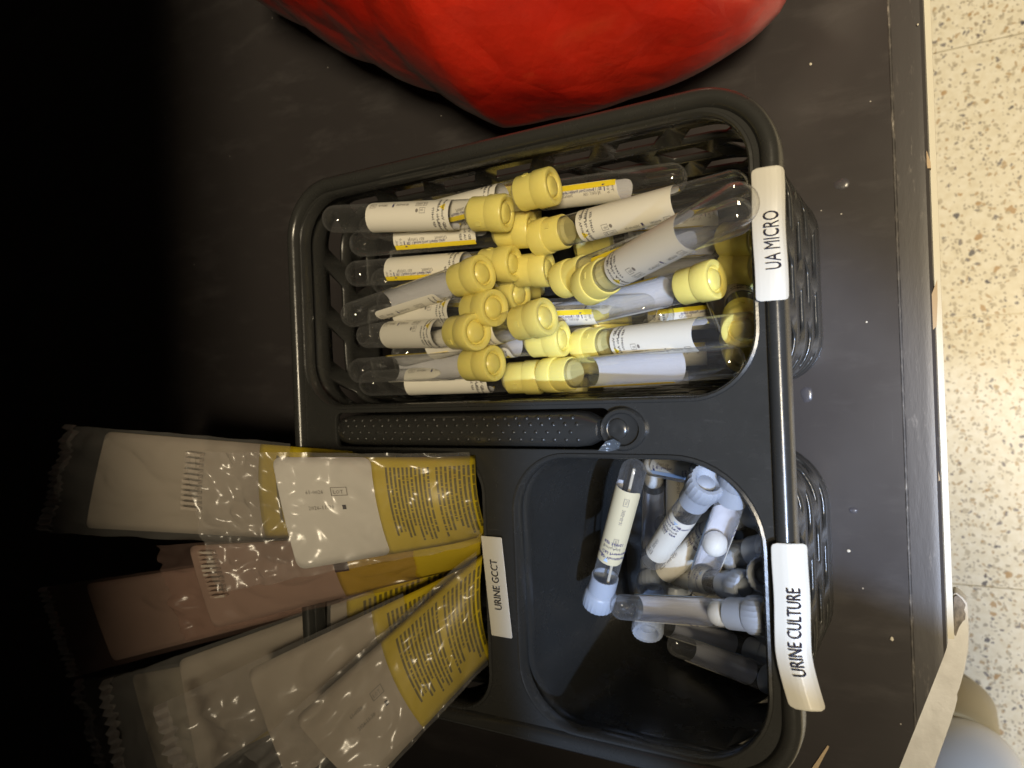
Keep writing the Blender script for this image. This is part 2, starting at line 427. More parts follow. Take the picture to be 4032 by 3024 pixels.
def basket(top, bot, zt, zb, rows, pu, skip=None):
    """tapered wall with slanted lattice holes between two rounded rectangles given as (x0,x1,y0,y1,r)"""
    def param(pp, N):
        x0, x1, y0, y1, r = pp; pts = rrect(x0, x1, y0, y1, r, 12)
        L = [0]; n = len(pts)
        for i in range(n): L.append(L[-1]+(Vector(pts[(i+1) % n])-Vector(pts[i])).length)
        def at(u):
            s = (u % 1)*L[-1]; import bisect as bs
            i = min(bs.bisect_right(L, s)-1, n-1); t = (s-L[i])/max(L[i+1]-L[i], 1e-9)
            return Vector(pts[i % n]).lerp(Vector(pts[(i+1) % n]), t)
        return at, L[-1]
    ta, LT = param(top, 0); ba, LB = param(bot, 0)
    def Sf(u, v):
        p = ba(u).lerp(ta(u), v); return (p.x, p.y, zb+(zt-zb)*v)
    nc = max(4, round(LT/pu)); vs, fs = [], []
    K = 6
    v0, v1 = .09, .90; dv = (v1-v0)/rows
    def strip(f0, f1):          # between two functions k->(u,v), K+1 points
        o = len(vs)
        for k in range(K+1): vs.append(Sf(*f0(k/K))); vs.append(Sf(*f1(k/K)))
        for k in range(K): a = o+2*k; fs.append((a, a+2, a+3, a+1))
    for j in range(rows):
        va, vb = v0+j*dv, v0+(j+1)*dv; off = .5*(j % 2); sl = (.20 if j % 2 else -.20)
        m = .25*dv
        for i in range(nc):
            ul, ur = (i+off)/nc, (i+1+off)/nc; du = 1/nc; mu = .12*du
            if skip and skip(Sf((ul+ur)/2, va)):
                strip(lambda t: (ul+t*du, vb), lambda t: (ul+t*du, va)); continue
            strip(lambda t: (ul+t*du, vb), lambda t: (ul+mu+max(sl, 0)*du+t*(du*.60), vb-m))
            strip(lambda t: (ul+mu-min(sl, 0)*0+t*du*.60 - max(sl, 0)*du*0 + (-sl if sl < 0 else 0)*du, va+m) if False else (ul+mu+(0 if sl > 0 else -sl*du)+t*du*.60-0, va+m), lambda t: (ul+t*du, va))
            # sides
            tl, tr = (ul+mu+max(sl, 0)*du, vb-m), (ul+mu+max(sl, 0)*du+du*.60, vb-m)
            bl, br = (ul+mu+(0 if sl > 0 else -sl*du), va+m), (ul+mu+(0 if sl > 0 else -sl*du)+du*.60, va+m)
            if skip and skip(Sf((ul+ur)/2, va)):
                o = len(vs); vs.extend([Sf(*tl), Sf(*tr), Sf(*br), Sf(*bl)]); fs.append((o, o+1, o+2, o+3)); vs[o:] = []; fs.pop(); strip(lambda t: (tl[0]+(tr[0]-tl[0])*t, tl[1]), lambda t: (bl[0]+(br[0]-bl[0])*t, bl[1]))
            for (A, B, C_, D) in (((ul, vb), tl, bl, (ul, va)), (tr, (ur, vb), (ur, va), br)):
                o = len(vs); vs.extend([Sf(*A), Sf(*B), Sf(*C_), Sf(*D)]); fs.append((o, o+1, o+2, o+3))
    for a, b in ((0, v0), (v1, 1.0)):
        NN = nc*K
        for i in range(NN):
            o = len(vs); vs.extend([Sf(i/NN, b), Sf((i+1)/NN, b), Sf((i+1)/NN, a), Sf(i/NN, a)]); fs.append((o, o+1, o+2, o+3))
    me = mesh(vs, fs); bm = bmesh.new(); bm.from_mesh(me); bmesh.ops.remove_doubles(bm, verts=bm.verts, dist=2e-5)
    bmesh.ops.recalc_face_normals(bm, faces=bm.faces); bm.to_mesh(me); bm.free(); return me
def add_basket(top, bot, rows=5, pu=.028, skip=None):
    me = basket(top, bot, RZ-.003, .0035, rows, pu, skip)
    o = link('basket_wall', me, M_blk, caddy, 60)
    sm = o.modifiers.new('thickness', 'SOLIDIFY'); sm.thickness = .0016; sm.offset = 0
    x0, x1, y0, y1, r = bot
    plate('basket_floor', [rrect(x0-.0004, x1+.0004, y0-.0004, y1+.0004, r, 12)], .0028, .0024, M_blk, caddy, bevel=.0004)
add_basket((-.2845, -.0500, -.0098, .1035, .024), (-.276, -.0470, -.0040, .0925, .022), pu=.031)
add_basket((-.1615, -.0500, -.1500, -.0300, .026), (-.157, -.0470, -.1470, -.0375, .030), pu=.029, skip=lambda p: p[0] < -.075)
add_basket((-.2845, -.1745, -.1500, -.0300, .018), (-.278, -.1790, -.1450, -.0360, .018), pu=.028)

# folded handle with grip dots
hz = RZ+.0015
def handle():
    vs, fs = [], []; n = 26; k = 12
    x0, x1 = -.2625, -.1170; yc = -.0199
    for i in range(n+1):
        t = i/n; x = x0+(x1-x0)*t; wv = .0076
        e = min(1, t/.05)**.5; e2 = 1-.42*max(0, (t-.93)/.07)**2
        ww = wv*max(.2, e)*e2
        for j in range(k+1):
            a = math.pi*j/k; vs.append((x, yc+ww*math.cos(a), hz-.004+.0095*math.sin(a)**.8*max(.3, e)))
    for i in range(n):
        for j in range(k):
            a = i*(k+1)+j; fs.append((a, a+1, a+k+2, a+k+1))
    b = len(vs)
    fs.append(tuple(range(k+1))); fs.append(tuple(range(n*(k+1), n*(k+1)+k+1)))
    for i in range(n): fs.append((i*(k+1), (i+1)*(k+1), (i+1)*(k+1)+k, i*(k+1)+k))
    return fixn(mesh(vs, fs))
hd = link('handle', handle(), M_blk, caddy, 50)
dv_, df_ = [], []
for row, a in enumerate((R(48), R(72), R(96), R(122))):
    for i in range(24):
        x = -.252+i*.0054+(.0027 if row % 2 else 0)
        cy, cz = -.0199+.0076*math.cos(a), hz-.004+.0095*math.sin(a)**.8
        d, ff = lathe([(.0011, -.0002), (.0009, .0004), (.0004, .0007), (0, .0008)], 8)
        q = Matrix.Translation((x, cy, cz)) @ Matrix.Rotation(-(a-math.pi/2)*-1, 4, 'X')
        o = len(dv_); dv_ += [tuple(q @ Vector(p)) for p in d]; df_ += [tuple(k+o for k in g_) for g_ in ff]
tag(link('grip_dots', fixn(mesh(dv_, df_)), M_blk, hd, 60), kind='stuff')
# pivot boss at the handle's front end
v, f = lathe([(.0088, -.003), (.0088, .0022), (.0080, .0032), (.0068, .0032), (.0062, .0016), (.0050, .0010), (.0020, .0012), (0, .0012)], 36)
pb = link('pivot_boss', mesh([(x*1.1-.1075, y-.0199, z+RZ) for x, y, z in v], f), M_blk, caddy, 40)
v, f = lathe([(.0042, 0), (.0042, .0012), (.0034, .0018), (.0012, .0019), (0, .0014)], 24)
link('pivot_pin', mesh([(x-.1095, y-.0199, z+RZ+.001) for x, y, z in v], f), M_blk, pb, 40)
# crumpled shard of clear tape by the pivot
sh = clear('tape_shard', (.8, .85, .9), .25, .8, .2, haze=.18, hazecol=(.30, .34, .38), bumpk=(300, .8, .004))
pv = [P(2355, 1775, .1285), P(2385, 1738, .130), P(2415, 1728, .1315), P(2442, 1745, .130), P(2436, 1768, .1285), P(2400, 1778, .1275)]
me = mesh([tuple(p) for p in pv]+[tuple(p-Vector((0, 0, .0006))) for p in pv], [(0, 1, 2, 3, 4, 5), (11, 10, 9, 8, 7, 6)]+[(i, (i+1) % 6, (i+1) % 6+6, i+6) for i in range(6)])
tag(link('tape_scrap', fixn(me), sh, None, 0), 'small crumpled scrap of clear tape beside the front end of the handle', 'tape scrap')

# white tape labels, wrapped over the rim
LSX = .70
def bent_label(name, text, pa, pb_, xs, zs, tsz, tpx, lift, label, corner=.002, tshift=0):
    """sheet running along y; xs/zs give its cross-section; flare lifts the low end"""
    ya, yb = pa, pb_; n = 90; k = len(xs); wid = xs[-1]-xs[0]
    def surf(u, s):            # u 0..1 across (x), s 0..1 along from yb (low) to ya (high)
        f = u*(k-1); i = min(int(f), k-2); t = f-i
        x = xs[i]+(xs[i+1]-xs[i])*t; z = zs[i]+(zs[i+1]-zs[i])*t
        dx, dz = lift(s, u)
        return Vector((x+dx, yb+(ya-yb)*s, z+dz))
    vs, fs = [], []
    m_ = 30
    for i in range(n+1):
        s = i/n; d = min(s, 1-s)*(ya-yb); ins = 0
        if d < corner: ins = (corner-math.sqrt(max(0, corner**2-(corner-d)**2)))/abs(wid)
        for j in range(m_+1):
            u = ins+(1-2*ins)*j/m_; vs.append(surf(u, s))
    for i in range(n):
        for j in range(m_):
            a = i*(m_+1)+j; fs.append((a, a+1, a+m_+2, a+m_+1))
    me = fixn(mesh(vs, fs)); o = link(name, me, M_tape, caddy, 60); o['label'] = label
    if sum(p.normal.z for p in me.polygons) < 0: me.flip_normals()
    sm = o.modifiers.new('thickness', 'SOLIDIFY'); sm.thickness = .00018; sm.offset = -1
    t = textmesh(text, tsz, 3); w_ = width(t)
    s0 = tpx
    bm = bmesh.new(); me_t = mesh(t[0], t[1]); bm.from_mesh(me_t)
    for _ in range(3):
        bmesh.ops.triangulate(bm, faces=bm.faces)
        lg = [e for e in bm.edges if e.calc_length() > .0011]
        if lg: bmesh.ops.subdivide_edges(bm, edges=lg, cuts=1)
    bmesh.ops.triangulate(bm, faces=bm.faces); bm.verts.index_update()
    t = ([tuple(v.co) for v in bm.verts], [tuple(v.index for v in f_.verts) for f_ in bm.faces]); bm.free()
    out = []
    for q in t[0]:
        s = s0+q[0]*LSX/(ya-yb); u = .5+tshift-(q[1]-tsz*.35)/abs(wid)
        p = surf(u, s); p.z += .0003; pu_ = (surf(min(u+.05, 1), s)-surf(u-.05, s)); n_ = Vector((-pu_.z, 0, pu_.x)).normalized(); n_ = n_ if n_.z > 0 else -n_
        out.append(tuple(p+n_*.0005))
    # refine not needed: letters are small against the bend
    link('lettering', mesh(out, t[1]), M_ink, o, 0)
    return o
def nolift(s, u): return (0, 0)
y1, y0 = P(3035, 650, .13).y, P(3050, 1182, .13).y
def ual(s, u): return (.0002*math.sin(s*9), .0002*math.sin(s*11))
bent_label('tape_label', 'UA MICRO', y1, y0, [-.0536, -.0520, -.0502, -.0484, -.0466, -.0448, -.0434, -.0426], [RZ+.0040, RZ+.0043, RZ+.0044, RZ+.0044, RZ+.0042, RZ+.0038, RZ+.0028, RZ+.0005],
           .0063, .225, ual, 'white tape label reading UA MICRO', tshift=.04)
y1, y0 = P(3110, 2143, .13).y, P(3130, 2790, .13).y
def ucl(s, u):
    q = max(0, .35-s)/.35
    return (.0042*q**1.6+.00015*math.sin(s*12), .0010*q)
bent_label('tape_label', 'URINE CULTURE', y1, y0, [-.0515, -.0497, -.0478, -.0460, -.0442, -.0424, -.0408, -.0396], [RZ+.0042, RZ+.0043, RZ+.0044, RZ+.0043, RZ+.0040, RZ+.0032, RZ+.0024, RZ+.0012],
           .0060, .195, ucl, 'white tape label reading URINE CULTURE', tshift=.03)
y1, y0 = P(1940, 2113, .127).y, P(1975, 2507, .127).y
def gl(s, u): return (.0035*(1-s)-.0015*0, .0002)
bent_label('tape_label', 'URINE GCCT', y1, y0, [-.1768, -.1745, -.1720, -.1700, -.1680, -.1660], [RZ+.0020, RZ+.0021, RZ+.0021, RZ+.0021, RZ+.0021, RZ+.0020],
           .0054, .27, gl, 'white tape label reading URINE GCCT', corner=.0004)

# ------------------------------------------------------------------ specimen tubes
def tube_body(r, L, r2):
    th = .0010; pr = []
    for i in range(9):
        a = math.pi/2*i/8; pr.append((r*math.sin(a), r-r*math.cos(a)))
    pr += [(r*1.0, L*.5), (r, L)]
    v, f = lathe(pr, 36); return mesh(v, f)
RT, LT_, LTOT = .0070, .0925, .1030
SHEET_S, SHEET_W = .046, 2*math.pi*RT*.64
def cap_mesh():
    c = LTOT
    pr = [(RT+.0001, c-.0172), (RT+.0007, c-.0172), (RT+.0010, c-.0167), (RT+.0010, c-.0083), (RT+.0014, c-.0082), (RT+.0017, c-.0078), (RT+.0017, c-.0009), (RT+.0014, c-.0002), (RT+.0009, c),
          (RT-.0004, c-.0001), (RT-.0010, c-.0005), (RT-.0014, c-.0018), (RT-.0018, c-.0020), (RT-.0022, c-.0015), (RT-.0027, c-.0005), (RT-.0036, c), (RT-.005, c+.0002), (0, c+.0003)]
    v, f = lathe(pr, 40)
    b1 = box(RT+.0003, RT+.0013, -.0013, .0013, c-.0130, c-.0108); 
    return mesh(*joinl((v, f), b1)[:2])
def wrap(vs, r, w0, W, s0):
    """sheet (s, w) -> cylinder; w measured round the tube, centred"""
    out = []
    for s, w_, _ in vs:
        a = (w_-W/2)/RT if r < .012 else 0
        out.append((r*math.cos(a), r*math.sin(a), s0+s))
    return out
def sheet(S0, W, rad, rt, corner=.003, stripe=None, n=26, seg=10):
    """label sheet wrapped on tube radius rt at offset; returns verts faces mats"""
    vs, fs, mi = [], [], []
    ss = [0, .0006, .0014, .003]+[.003+(S0-.006)*i/seg for i in range(1, seg+1)]+[S0-.0014, S0-.0006, S0]
    ws = [0]+[W*i/n for i in range(1, n+1)]
    for s in ss:
        d = min(s, S0-s); ins = corner-math.sqrt(max(0, corner**2-(corner-min(d, corner))**2))
        for w_ in ws:
            q = ins+(W-2*ins)*w_/W; a = (q-W/2)/rt
            vs.append((rad*math.cos(a), rad*math.sin(a), s))
    k = len(ws)
    for i in range(len(ss)-1):
        for j in range(k-1):
            a = i*k+j; fs.append((a, a+1, a+k+1, a+k)); 
    return vs, fs
SCL = .046/.056
def wrap_print(parts, rt, rad, W, s0):
    v, f, mi = joinl(*parts)
    # subdivide long pieces so they follow the bend
    me = mesh([(x*SCL, y, z) for x, y, z in v], f, mi); bm = bmesh.new(); bm.from_mesh(me)
    for _ in range(2):
        lg = [e for e in bm.edges if abs(e.verts[0].co.y-e.verts[1].co.y) > .0016]
        if lg: bmesh.ops.subdivide_edges(bm, edges=lg, cuts=1)
    bmesh.ops.triangulate(bm, faces=bm.faces)
    for q in bm.verts:
        a = (q.co.y-W/2)/rt; s = q.co.x
        q.co = (rad*math.cos(a), rad*math.sin(a), s0+s)
    bm.to_mesh(me); bm.free(); return me
def T(s, size, x, y, rot=0, m=0, sx=.92): p = shift(textmesh(s, size, 1, .014), x, y, rot, sx); return (p[0], p[1], m)
def ua_print():
    W = SHEET_W; q = math.pi/2; r = []; SH = .056
    # side A: lot side (upper half of sheet)
    r.append(T('LOT', .0014, .0030, W*.13, 0, 1)); r.append((*frame(.0024, W*.13-.0006, .0064, W*.13+.0018, .0002), 1))
    r.append(T('4166381', .0020, .0082, W*.13-.0002, 0, 1)); r.append((*shift(rect(0, 0, .0008, .0016), .0182, W*.13), 2))
    r.append((*frame(.0180, W*.13-.0008, .0192, W*.13+.0018, .0002), 1))
    r.append(T('2026-06-30', .0020, .0205, W*.13-.0002, 0, 1))
    r.append(T('STERILE', .0012, .0346, W*.13, 0, 1)); r.append((*frame(.0340, W*.13-.0006, .0395, W*.13+.0016, .0002), 1)); r.append(T('R', .0013, .0402, W*.13, 0, 1)); r.append((*frame(.0395, W*.13-.0006, .0415, W*.13+.0016, .0002), 1))
    r.append(T('IVD', .0014, .0378, W*.13+.0032, 0, 1)); r.append((*frame(.0372, W*.13+.0025, .0410, W*.13+.0052, .0002), 1))
    ov = lathe([(.0009, 0), (0, 0)], 12); r.append((*shift(ov, .0355, W*.13+.0039), 1))
    for i, tx in enumerate(('BD Vacutainer®', 'UA No Additive', 'REF 364979')):
        r.append(T(tx, .0024 if i < 2 else .0021, .0520-i*.0032, W*.56, -q, 0))
    tri = ([(.0535, W*.16, 0), (.0535, W*.28, 0), (.0500, W*.22, 0)], [(0, 2, 1)]); r.append((*tri, 3))
    # side B: address side
    r.append((*rect(.0006, W-.0026, SH-.0006, W-.0002), 3))
    r.append(T('BD, 1 Becton Drive, Franklin Lakes,', .0020, .0095, W*.86, 0, 2)); r.append(T('NJ 07417  USA', .0020, .0105, W*.80, 0, 1)); r.append(T('700006767', .0020, .0290, W*.80, 0, 1))
    r.append((*joinl(rect(.0074, W*.84, .0080, W*.84+.0030), rect(.0080, W*.84+.0018, .0092, W*.84+.0030))[:2], 2))
    r.append(T('10.0', .0023, .0046, W*.92, -q, 1)); r.append(T('mL', .0023, .0018, W*.91, -q, 1))
    for i, tx in enumerate(('BD Vacutainer', 'UA No Additive', 'REF')):
        r.append(T(tx, .0022, .0515-i*.0030, W*.90, -q, 0))
    return wrap_print(r, RT, RT+.00042, W, 0)
PM = [M_ink, M_inkg, M_inkb, M_yel, M_blu]
ME_tube = tube_body(RT, LT_, 0); ME_cap = cap_mesh()
_v, _f = sheet(SHEET_S, SHEET_W, RT+.00022, RT); ME_lab = mesh([(x, y, z) for x, y, z in _v], _f)
ME_prn = ua_print()
_v, _f = sheet(SHEET_S, SHEET_W, RT+.00012, RT); ME_labb = mesh(_v, [tuple(reversed(q)) for q in _f])
_v, _f = lathe([(0, .0), (.0052, 0), (.0064, .0012), (.0060, .006), (0, .006)], 24); ME_stop = mesh([(x, y, z+LT_-.0090) for x, y, z in _v], _f)
for me_, m_ in ((ME_tube, M_glass), (ME_cap, M_capy), (ME_lab, M_paper), (ME_labb, M_paperb), (ME_stop, M_stop)): me_.materials.append(m_)
for m_ in PM: ME_prn.materials.append(m_)
for me_ in (ME_tube, ME_cap, ME_lab, ME_labb, ME_stop): me_.shade_smooth(); me_.set_sharp_from_angle(angle=R(38))

def place_axis(A, B, roll, off=0.0):
    """matrix with origin at bottom tip B, z towards cap A; local +x turned to the camera then rolled"""
    z = (A-B).normalized(); mid = (A+B)/2; c = (CAM-mid); x = (c-z*c.dot(z)).normalized(); y = z.cross(x)
    m = Matrix(((x.x, y.x, z.x, B.x), (x.y, y.y, z.y, B.y), (x.z, y.z, z.z, B.z), (0, 0, 0, 1)))
    return m @ Matrix.Rotation(roll, 4, 'Z')
def solve(ax, ay, za, bx, by, L, far=True):
    """cap-end point at height za; the tip lies on its own sight line at distance L"""
    A = P(ax, ay, za); d = ray(bx, by); q = CAM-A
    b = d.dot(q); disc = b*b-(q.length_squared-L*L)
    if disc < 0: s = -b
    else: s = -b+math.sqrt(disc) if far else -b-math.sqrt(disc)
    B = CAM+d*s; z = (A-B).normalized(); return A, A-z*L
def on_floor(A, B, bx, by, L, zf):
    """keep the tip on the basket floor"""
    if B.z >= zf: return B
    q = P(bx, by, zf); h = Vector((q.x-A.x, q.y-A.y, 0)); dz = min(A.z-zf, L*.995)
    return A+h.normalized()*math.sqrt(L*L-dz*dz)-Vector((0, 0, dz))
def face_roll(side, jit=0):
    W = SHEET_W
    c = {'lot': W*.36, 'addr': W*.82, 'mid': W*.5, 'gap': W*.5+math.pi*RT, 'cap': W*.25, 'yel': W*.97, 'edge': -.07*W}[side]
    return -(c-W/2)/RT+jit
def ua_tube(ax, ay, za, bx, by, side, label, group=None, far=True, zmin=None, jit=0, zb=None):
    A, B = solve(ax, ay, za, bx, by, LTOT, far)
    if zb is not None:
        Bp = P(bx, by, zb); z = (A-Bp).normalized(); B = A-z*LTOT
    B = on_floor(A, B, bx, by, LTOT, .011)
    t = empty('specimen_tube'); t.matrix_world = place_axis(A, B, face_roll(side, jit))
    tag(t, label, 'tube', group or 'yellow capped urine tubes in the UA MICRO basket')
    o = link('tube_body', ME_tube, M_glass, t, 0)
    lab = link('paper_label', ME_lab, M_paper, t, 0); lab.location = (0, 0, .0300)
    lb = link('label_back', ME_labb, M_paperb, lab, 0)
    pr = link('printing', ME_prn, M_ink, lab, 0)
    link('cap', ME_cap, M_capy, t, 0); link('stopper', ME_stop, M_stop, t, 0)
    INFO.append((label[:40], tuple(round(k*1000) for k in A), tuple(round(k*1000) for k in B)))
    return t
INFO = []
TUBES = [
 # ax, ay, za, bx, by, side, label
 (1998, 838, .114, 1280, 865, 'lot', 'yellow capped tube with large white label nearest the dark upper left basket corner', {}),
 (2182, 731, .110, 1490, 905, 'addr', 'yellow capped tube with the topmost cap in the photo, label tucked under a neighbour', {}),
 (2098, 903, .095, 1385, 962, 'addr', 'left-pointing yellow capped tube with yellow striped label, second row below the large white label', {}),
 (2110, 940, .094, 2950, 722, 'lot', 'yellow capped tube pointing up right, its wide lot label partly crossed by the topmost tube', {'far': False}),
 (2028, 1037, .100, 1372, 1080, 'addr', 'yellow capped tube with striped address label just above the tilted narrow label', {}),
 (2165, 1058, .088, 1470, 1110, 'edge', 'yellow capped tube with a dented cap top, left of the tilted collar cap', {}),
 (1906, 1073, .118, 1362, 1248, 'edge', 'yellow capped tube lying slanted down to the left across its neighbours', {}),
 (1950, 1212, .116, 1470, 1250, 'lot', 'yellow capped tube with round cap face mid left cluster, faint back of label', {}),
 (2052, 1158, .085, 1500, 1190, 'addr', 'yellow capped tube half hidden behind two higher caps in the centre of the cluster', {}),
 (1880, 1307, .122, 1428, 1322, 'lot', 'yellow capped tube with leftmost cap and a short label facing up', {}),
 (2155, 1245, .112, 1560, 1400, 'mid', 'yellow capped tube with the bright cap just right of the cluster, standing proud', {}),
 (2222, 1333, .088, 1560, 1390, 'edge', 'yellow capped tube with duller cap tucked below the bright proud cap', {}),
 (1950, 1430, .108, 1390, 1461, 'gap', 'yellow capped tube pointing left along the lower wall with a plain label back showing', {}),
 (2133, 1484, .080, 1420, 1510, 'lot', 'yellow capped tube with recessed cap top beside the lower basket wall', {}),
 (2150, 1478, .084, 2930, 1418, 'gap', 'yellow capped tube pointing right along the lower wall with plain frosted label back', {'far': False}),
 (2822, 1098, .092, 2150, 1262, 'gap', 'yellow capped tube with a pale cap lying alone at the right near the rim label', {}),
 (2312, 1128, .112, 2960, 772, 'lot', 'topmost yellow capped tube slanting up right towards the UA MICRO label', {'far': False}),
 (2212, 1105, .092, 2960, 830, 'addr', 'yellow capped tube with tilted collar, lying directly under the topmost slanting tube', {'far': False}),
 (2000, 1130, .060, 2668, 1064, 'edge', 'yellow capped tube whose clear rounded end meets the pale lone cap', {}),
 (1905, 1240, .062, 2585, 1212, 'yel', 'yellow capped tube ending in the left one of two sparkling rounded ends', {'far': False}),
 (1975, 1275, .052, 2650, 1238, 'edge', 'yellow capped tube ending in the right one of two sparkling rounded ends', {'far': False}),
 (2985, 940, .075, 2330, 975, 'gap', 'yellow capped tube with a pale cap reaching under the white rim label, upper of two', {}),
 (2990, 1052, .072, 2340, 1090, 'gap', 'yellow capped tube with a pale cap reaching under the white rim label, lower of two', {}),
 (2925, 1305, .100, 3010, 1190, 'mid', 'yellow capped tube in the front corner with a round cap against the rim', {'zb': .012}),
 (2938, 1402, .090, 3010, 1330, 'gap', 'yellow capped tube lowest in the front corner, cap half hidden by its round neighbour', {'zb': .010}),
 (2330, 1285, .064, 3050, 1215, 'addr', 'yellow capped tube under the pile with a bright bluish address label near the rim', {}),
 (2285, 1362, .074, 3020, 1290, 'lot', 'yellow capped tube under the pile with a narrow bright lot label near the rim', {'far': False}),
 (2240, 1420, .040, 2945, 1372, 'addr', 'yellow capped tube deep in the basket beside the long frosted tube', {}),
 (1975, 792, .076, 2700, 698, 'yel', 'yellow capped tube near the upper lattice wall whose thick clear rounded end points right', {'jit': .35, 'far': False}),
 (2180, 1535, .040, 2930, 1505, 'gap', 'yellow capped tube lying deepest against the lower basket wall', {}),
 (2260, 960, .060, 2960, 830, 'addr', 'yellow capped tube buried beneath the upper right tubes, only its label end showing', {}),
 (1950, 1160, .060, 1440, 1190, 'gap', 'yellow capped tube buried in the middle of the left-pointing row', {}),
 (2120, 820, .058, 1420, 900, 'gap', 'yellow capped tube at the bottom of the pile along the upper lattice wall', {}),
]
for ax, ay, za, bx, by, side, lab, kw in TUBES: ua_tube(ax, ay, za, bx, by, side, lab, **kw)

# ------------------------------------------------------------------ culture tubes
RC, LC_, LCT = .0057, .069, .0800
def ccap():
    c = LCT; n = 44
    pr = [(RC+.0001, c-.0175), (RC+.0006, c-.0175), (RC+.0008, c-.009), (RC+.0013, c-.0085), (RC+.0016, c-.0078), (RC+.0016, c-.0012), (RC+.0010, c),
          (RC-.0004, c-.0001), (RC-.0012, c-.0012), (RC-.0020, c-.0030), (RC-.0034, c-.0020), (0, c-.0012)]
    v, f = lathe(pr, n)
    vs = []
    for i, (x, y, z) in enumerate(v):
        rr = math.hypot(x, y)
        if rr > RC+.0009 and z > c-.008: k = 1+(.035 if (i % 2) else -.01); x, y = x*k, y*k
        vs.append((x, y, z))
    return mesh(vs, f)
CW, CS = 2*math.pi*RC*.62, .039
def c_print():
    global SCL; SCL = 1.0
    r = []; q = math.pi/2; W = CW
    r.append(T('LOT', .0013, .0040, W*.27, 0, 1)); r.append((*frame(.0034, W*.27-.0006, .0072, W*.27+.0016, .0002), 1)); r.append(T('2025-05-31', .0019, .0090, W*.27, 0, 1))
    r.append(T('STERILE', .0012, .0250, W*.27, 0, 1)); r.append((*frame(.0245, W*.27-.0006, .0300, W*.27+.0015, .0002), 1))
    for i, tx in enumerate(('BD Vacutainer®', 'C&S Preservative', 'Boric Acid', 'REF 364951')): r.append(T(tx, .0020, .0345-i*.0026, W*.52, -q, 2 if i != 2 else 1))
    tri = ([(.0375, W*.34, 0), (.0375, W*.44, 0), (.0352, W*.39, 0)], [(0, 2, 1)]); r.append((*tri, 4))
    r.append(T('BD, 1 Becton Drive,', .0019, .0060, W*.80, 0, 2)); r.append(T('NJ 07417  USA', .0019, .0060, W*.73, 0, 1))
    r.append((*joinl(rect(.0030, W*.80, .0036, W*.80+.0024), rect(.0036, W*.80+.0014, .0046, W*.80+.0024))[:2], 2))
    r.append((*rect(.001, W-.0020, CS-.001, W-.0002), 4))
    for i, tx in enumerate(('BD Vacutainer', 'C&S', 'REF')): r.append(T(tx, .0019, .0340-i*.0026, W*.93, -q, 2))
    return wrap_print(r, RC, RC+.0004, W, 0)
ME_ct = tube_body(RC, LC_, 0); ME_cc = ccap(); ME_cp = c_print()
_v, _f = sheet(CS, CW, RC+.0002, RC); ME_cl = mesh(_v, _f); ME_cly = mesh(_v, _f)
_v, _f = sheet(CS, CW, RC+.0001, RC); ME_clb = mesh(_v, [tuple(reversed(q)) for q in _f])
_v, _f = lathe([(0, -.0054)]+[(.0054*math.sin(math.pi*i/12), -.0054*math.cos(math.pi*i/12)) for i in range(1, 12)]+[(0, .0054)], 24); ME_ball = mesh(_v, _f)
_v, _f = lathe([(0, .004), (.0007, .0042), (.0007, .066), (0, .066)], 8); ME_stick = mesh(_v, _f)
for me_, m_ in ((ME_ct, M_glass2), (ME_cc, M_capb), (ME_cl, M_paper), (ME_cly, M_papy), (ME_clb, M_paperb), (ME_ball, M_ball), (ME_stick, M_cream)):
    me_.materials.append(m_); me_.shade_smooth(); me_.set_sharp_from_angle(angle=R(38))
for m_ in PM: ME_cp.materials.append(m_)
def c_roll(side, jit):
    W = CW; c = {'lot': W*.32, 'addr': W*.80, 'mid': W*.5, 'gap': W*.5+math.pi*RC, 'cap': W*.42}[side]
    return -(c-W/2)/RC+jit
def c_tube(ax, ay, za, bx, by, side, label, ball=None, old=False, stick=False, zb=None, jit=0, far=True):
    A, B = solve(ax, ay, za, bx, by, LCT, far)
    if zb is not None:
        Bp = P(bx, by, zb); z = (A-Bp).normalized(); B = A-z*LCT
    B = on_floor(A, B, bx, by, LCT, .010)
    t = empty('culture_tube'); t.matrix_world = place_axis(A, B, c_roll(side, jit)); tag(t, label, 'tube', 'grey capped culture tubes in the URINE CULTURE basket')
    link('tube_body', ME_ct, M_glass2, t, 0)
    lab = link('paper_label', ME_cly if old else ME_cl, M_paper, t, 0); lab.location = (0, 0, .013)
    link('label_back', ME_clb, M_paperb, lab, 0); link('printing', ME_cp, M_ink, lab, 0)
    link('cap', ME_cc, M_capb, t, 0)
    if ball is not None: b = link('pellet', ME_ball, M_ball, t, 0); b.location = (0, 0, ball)
    if stick: s = link('straw', ME_stick, M_cream, t, 0); s.rotation_euler = (R(2.2), 0, 0)
    INFO.append((label[:40], tuple(round(k*1000) for k in A), tuple(round(k*1000) for k in B)))
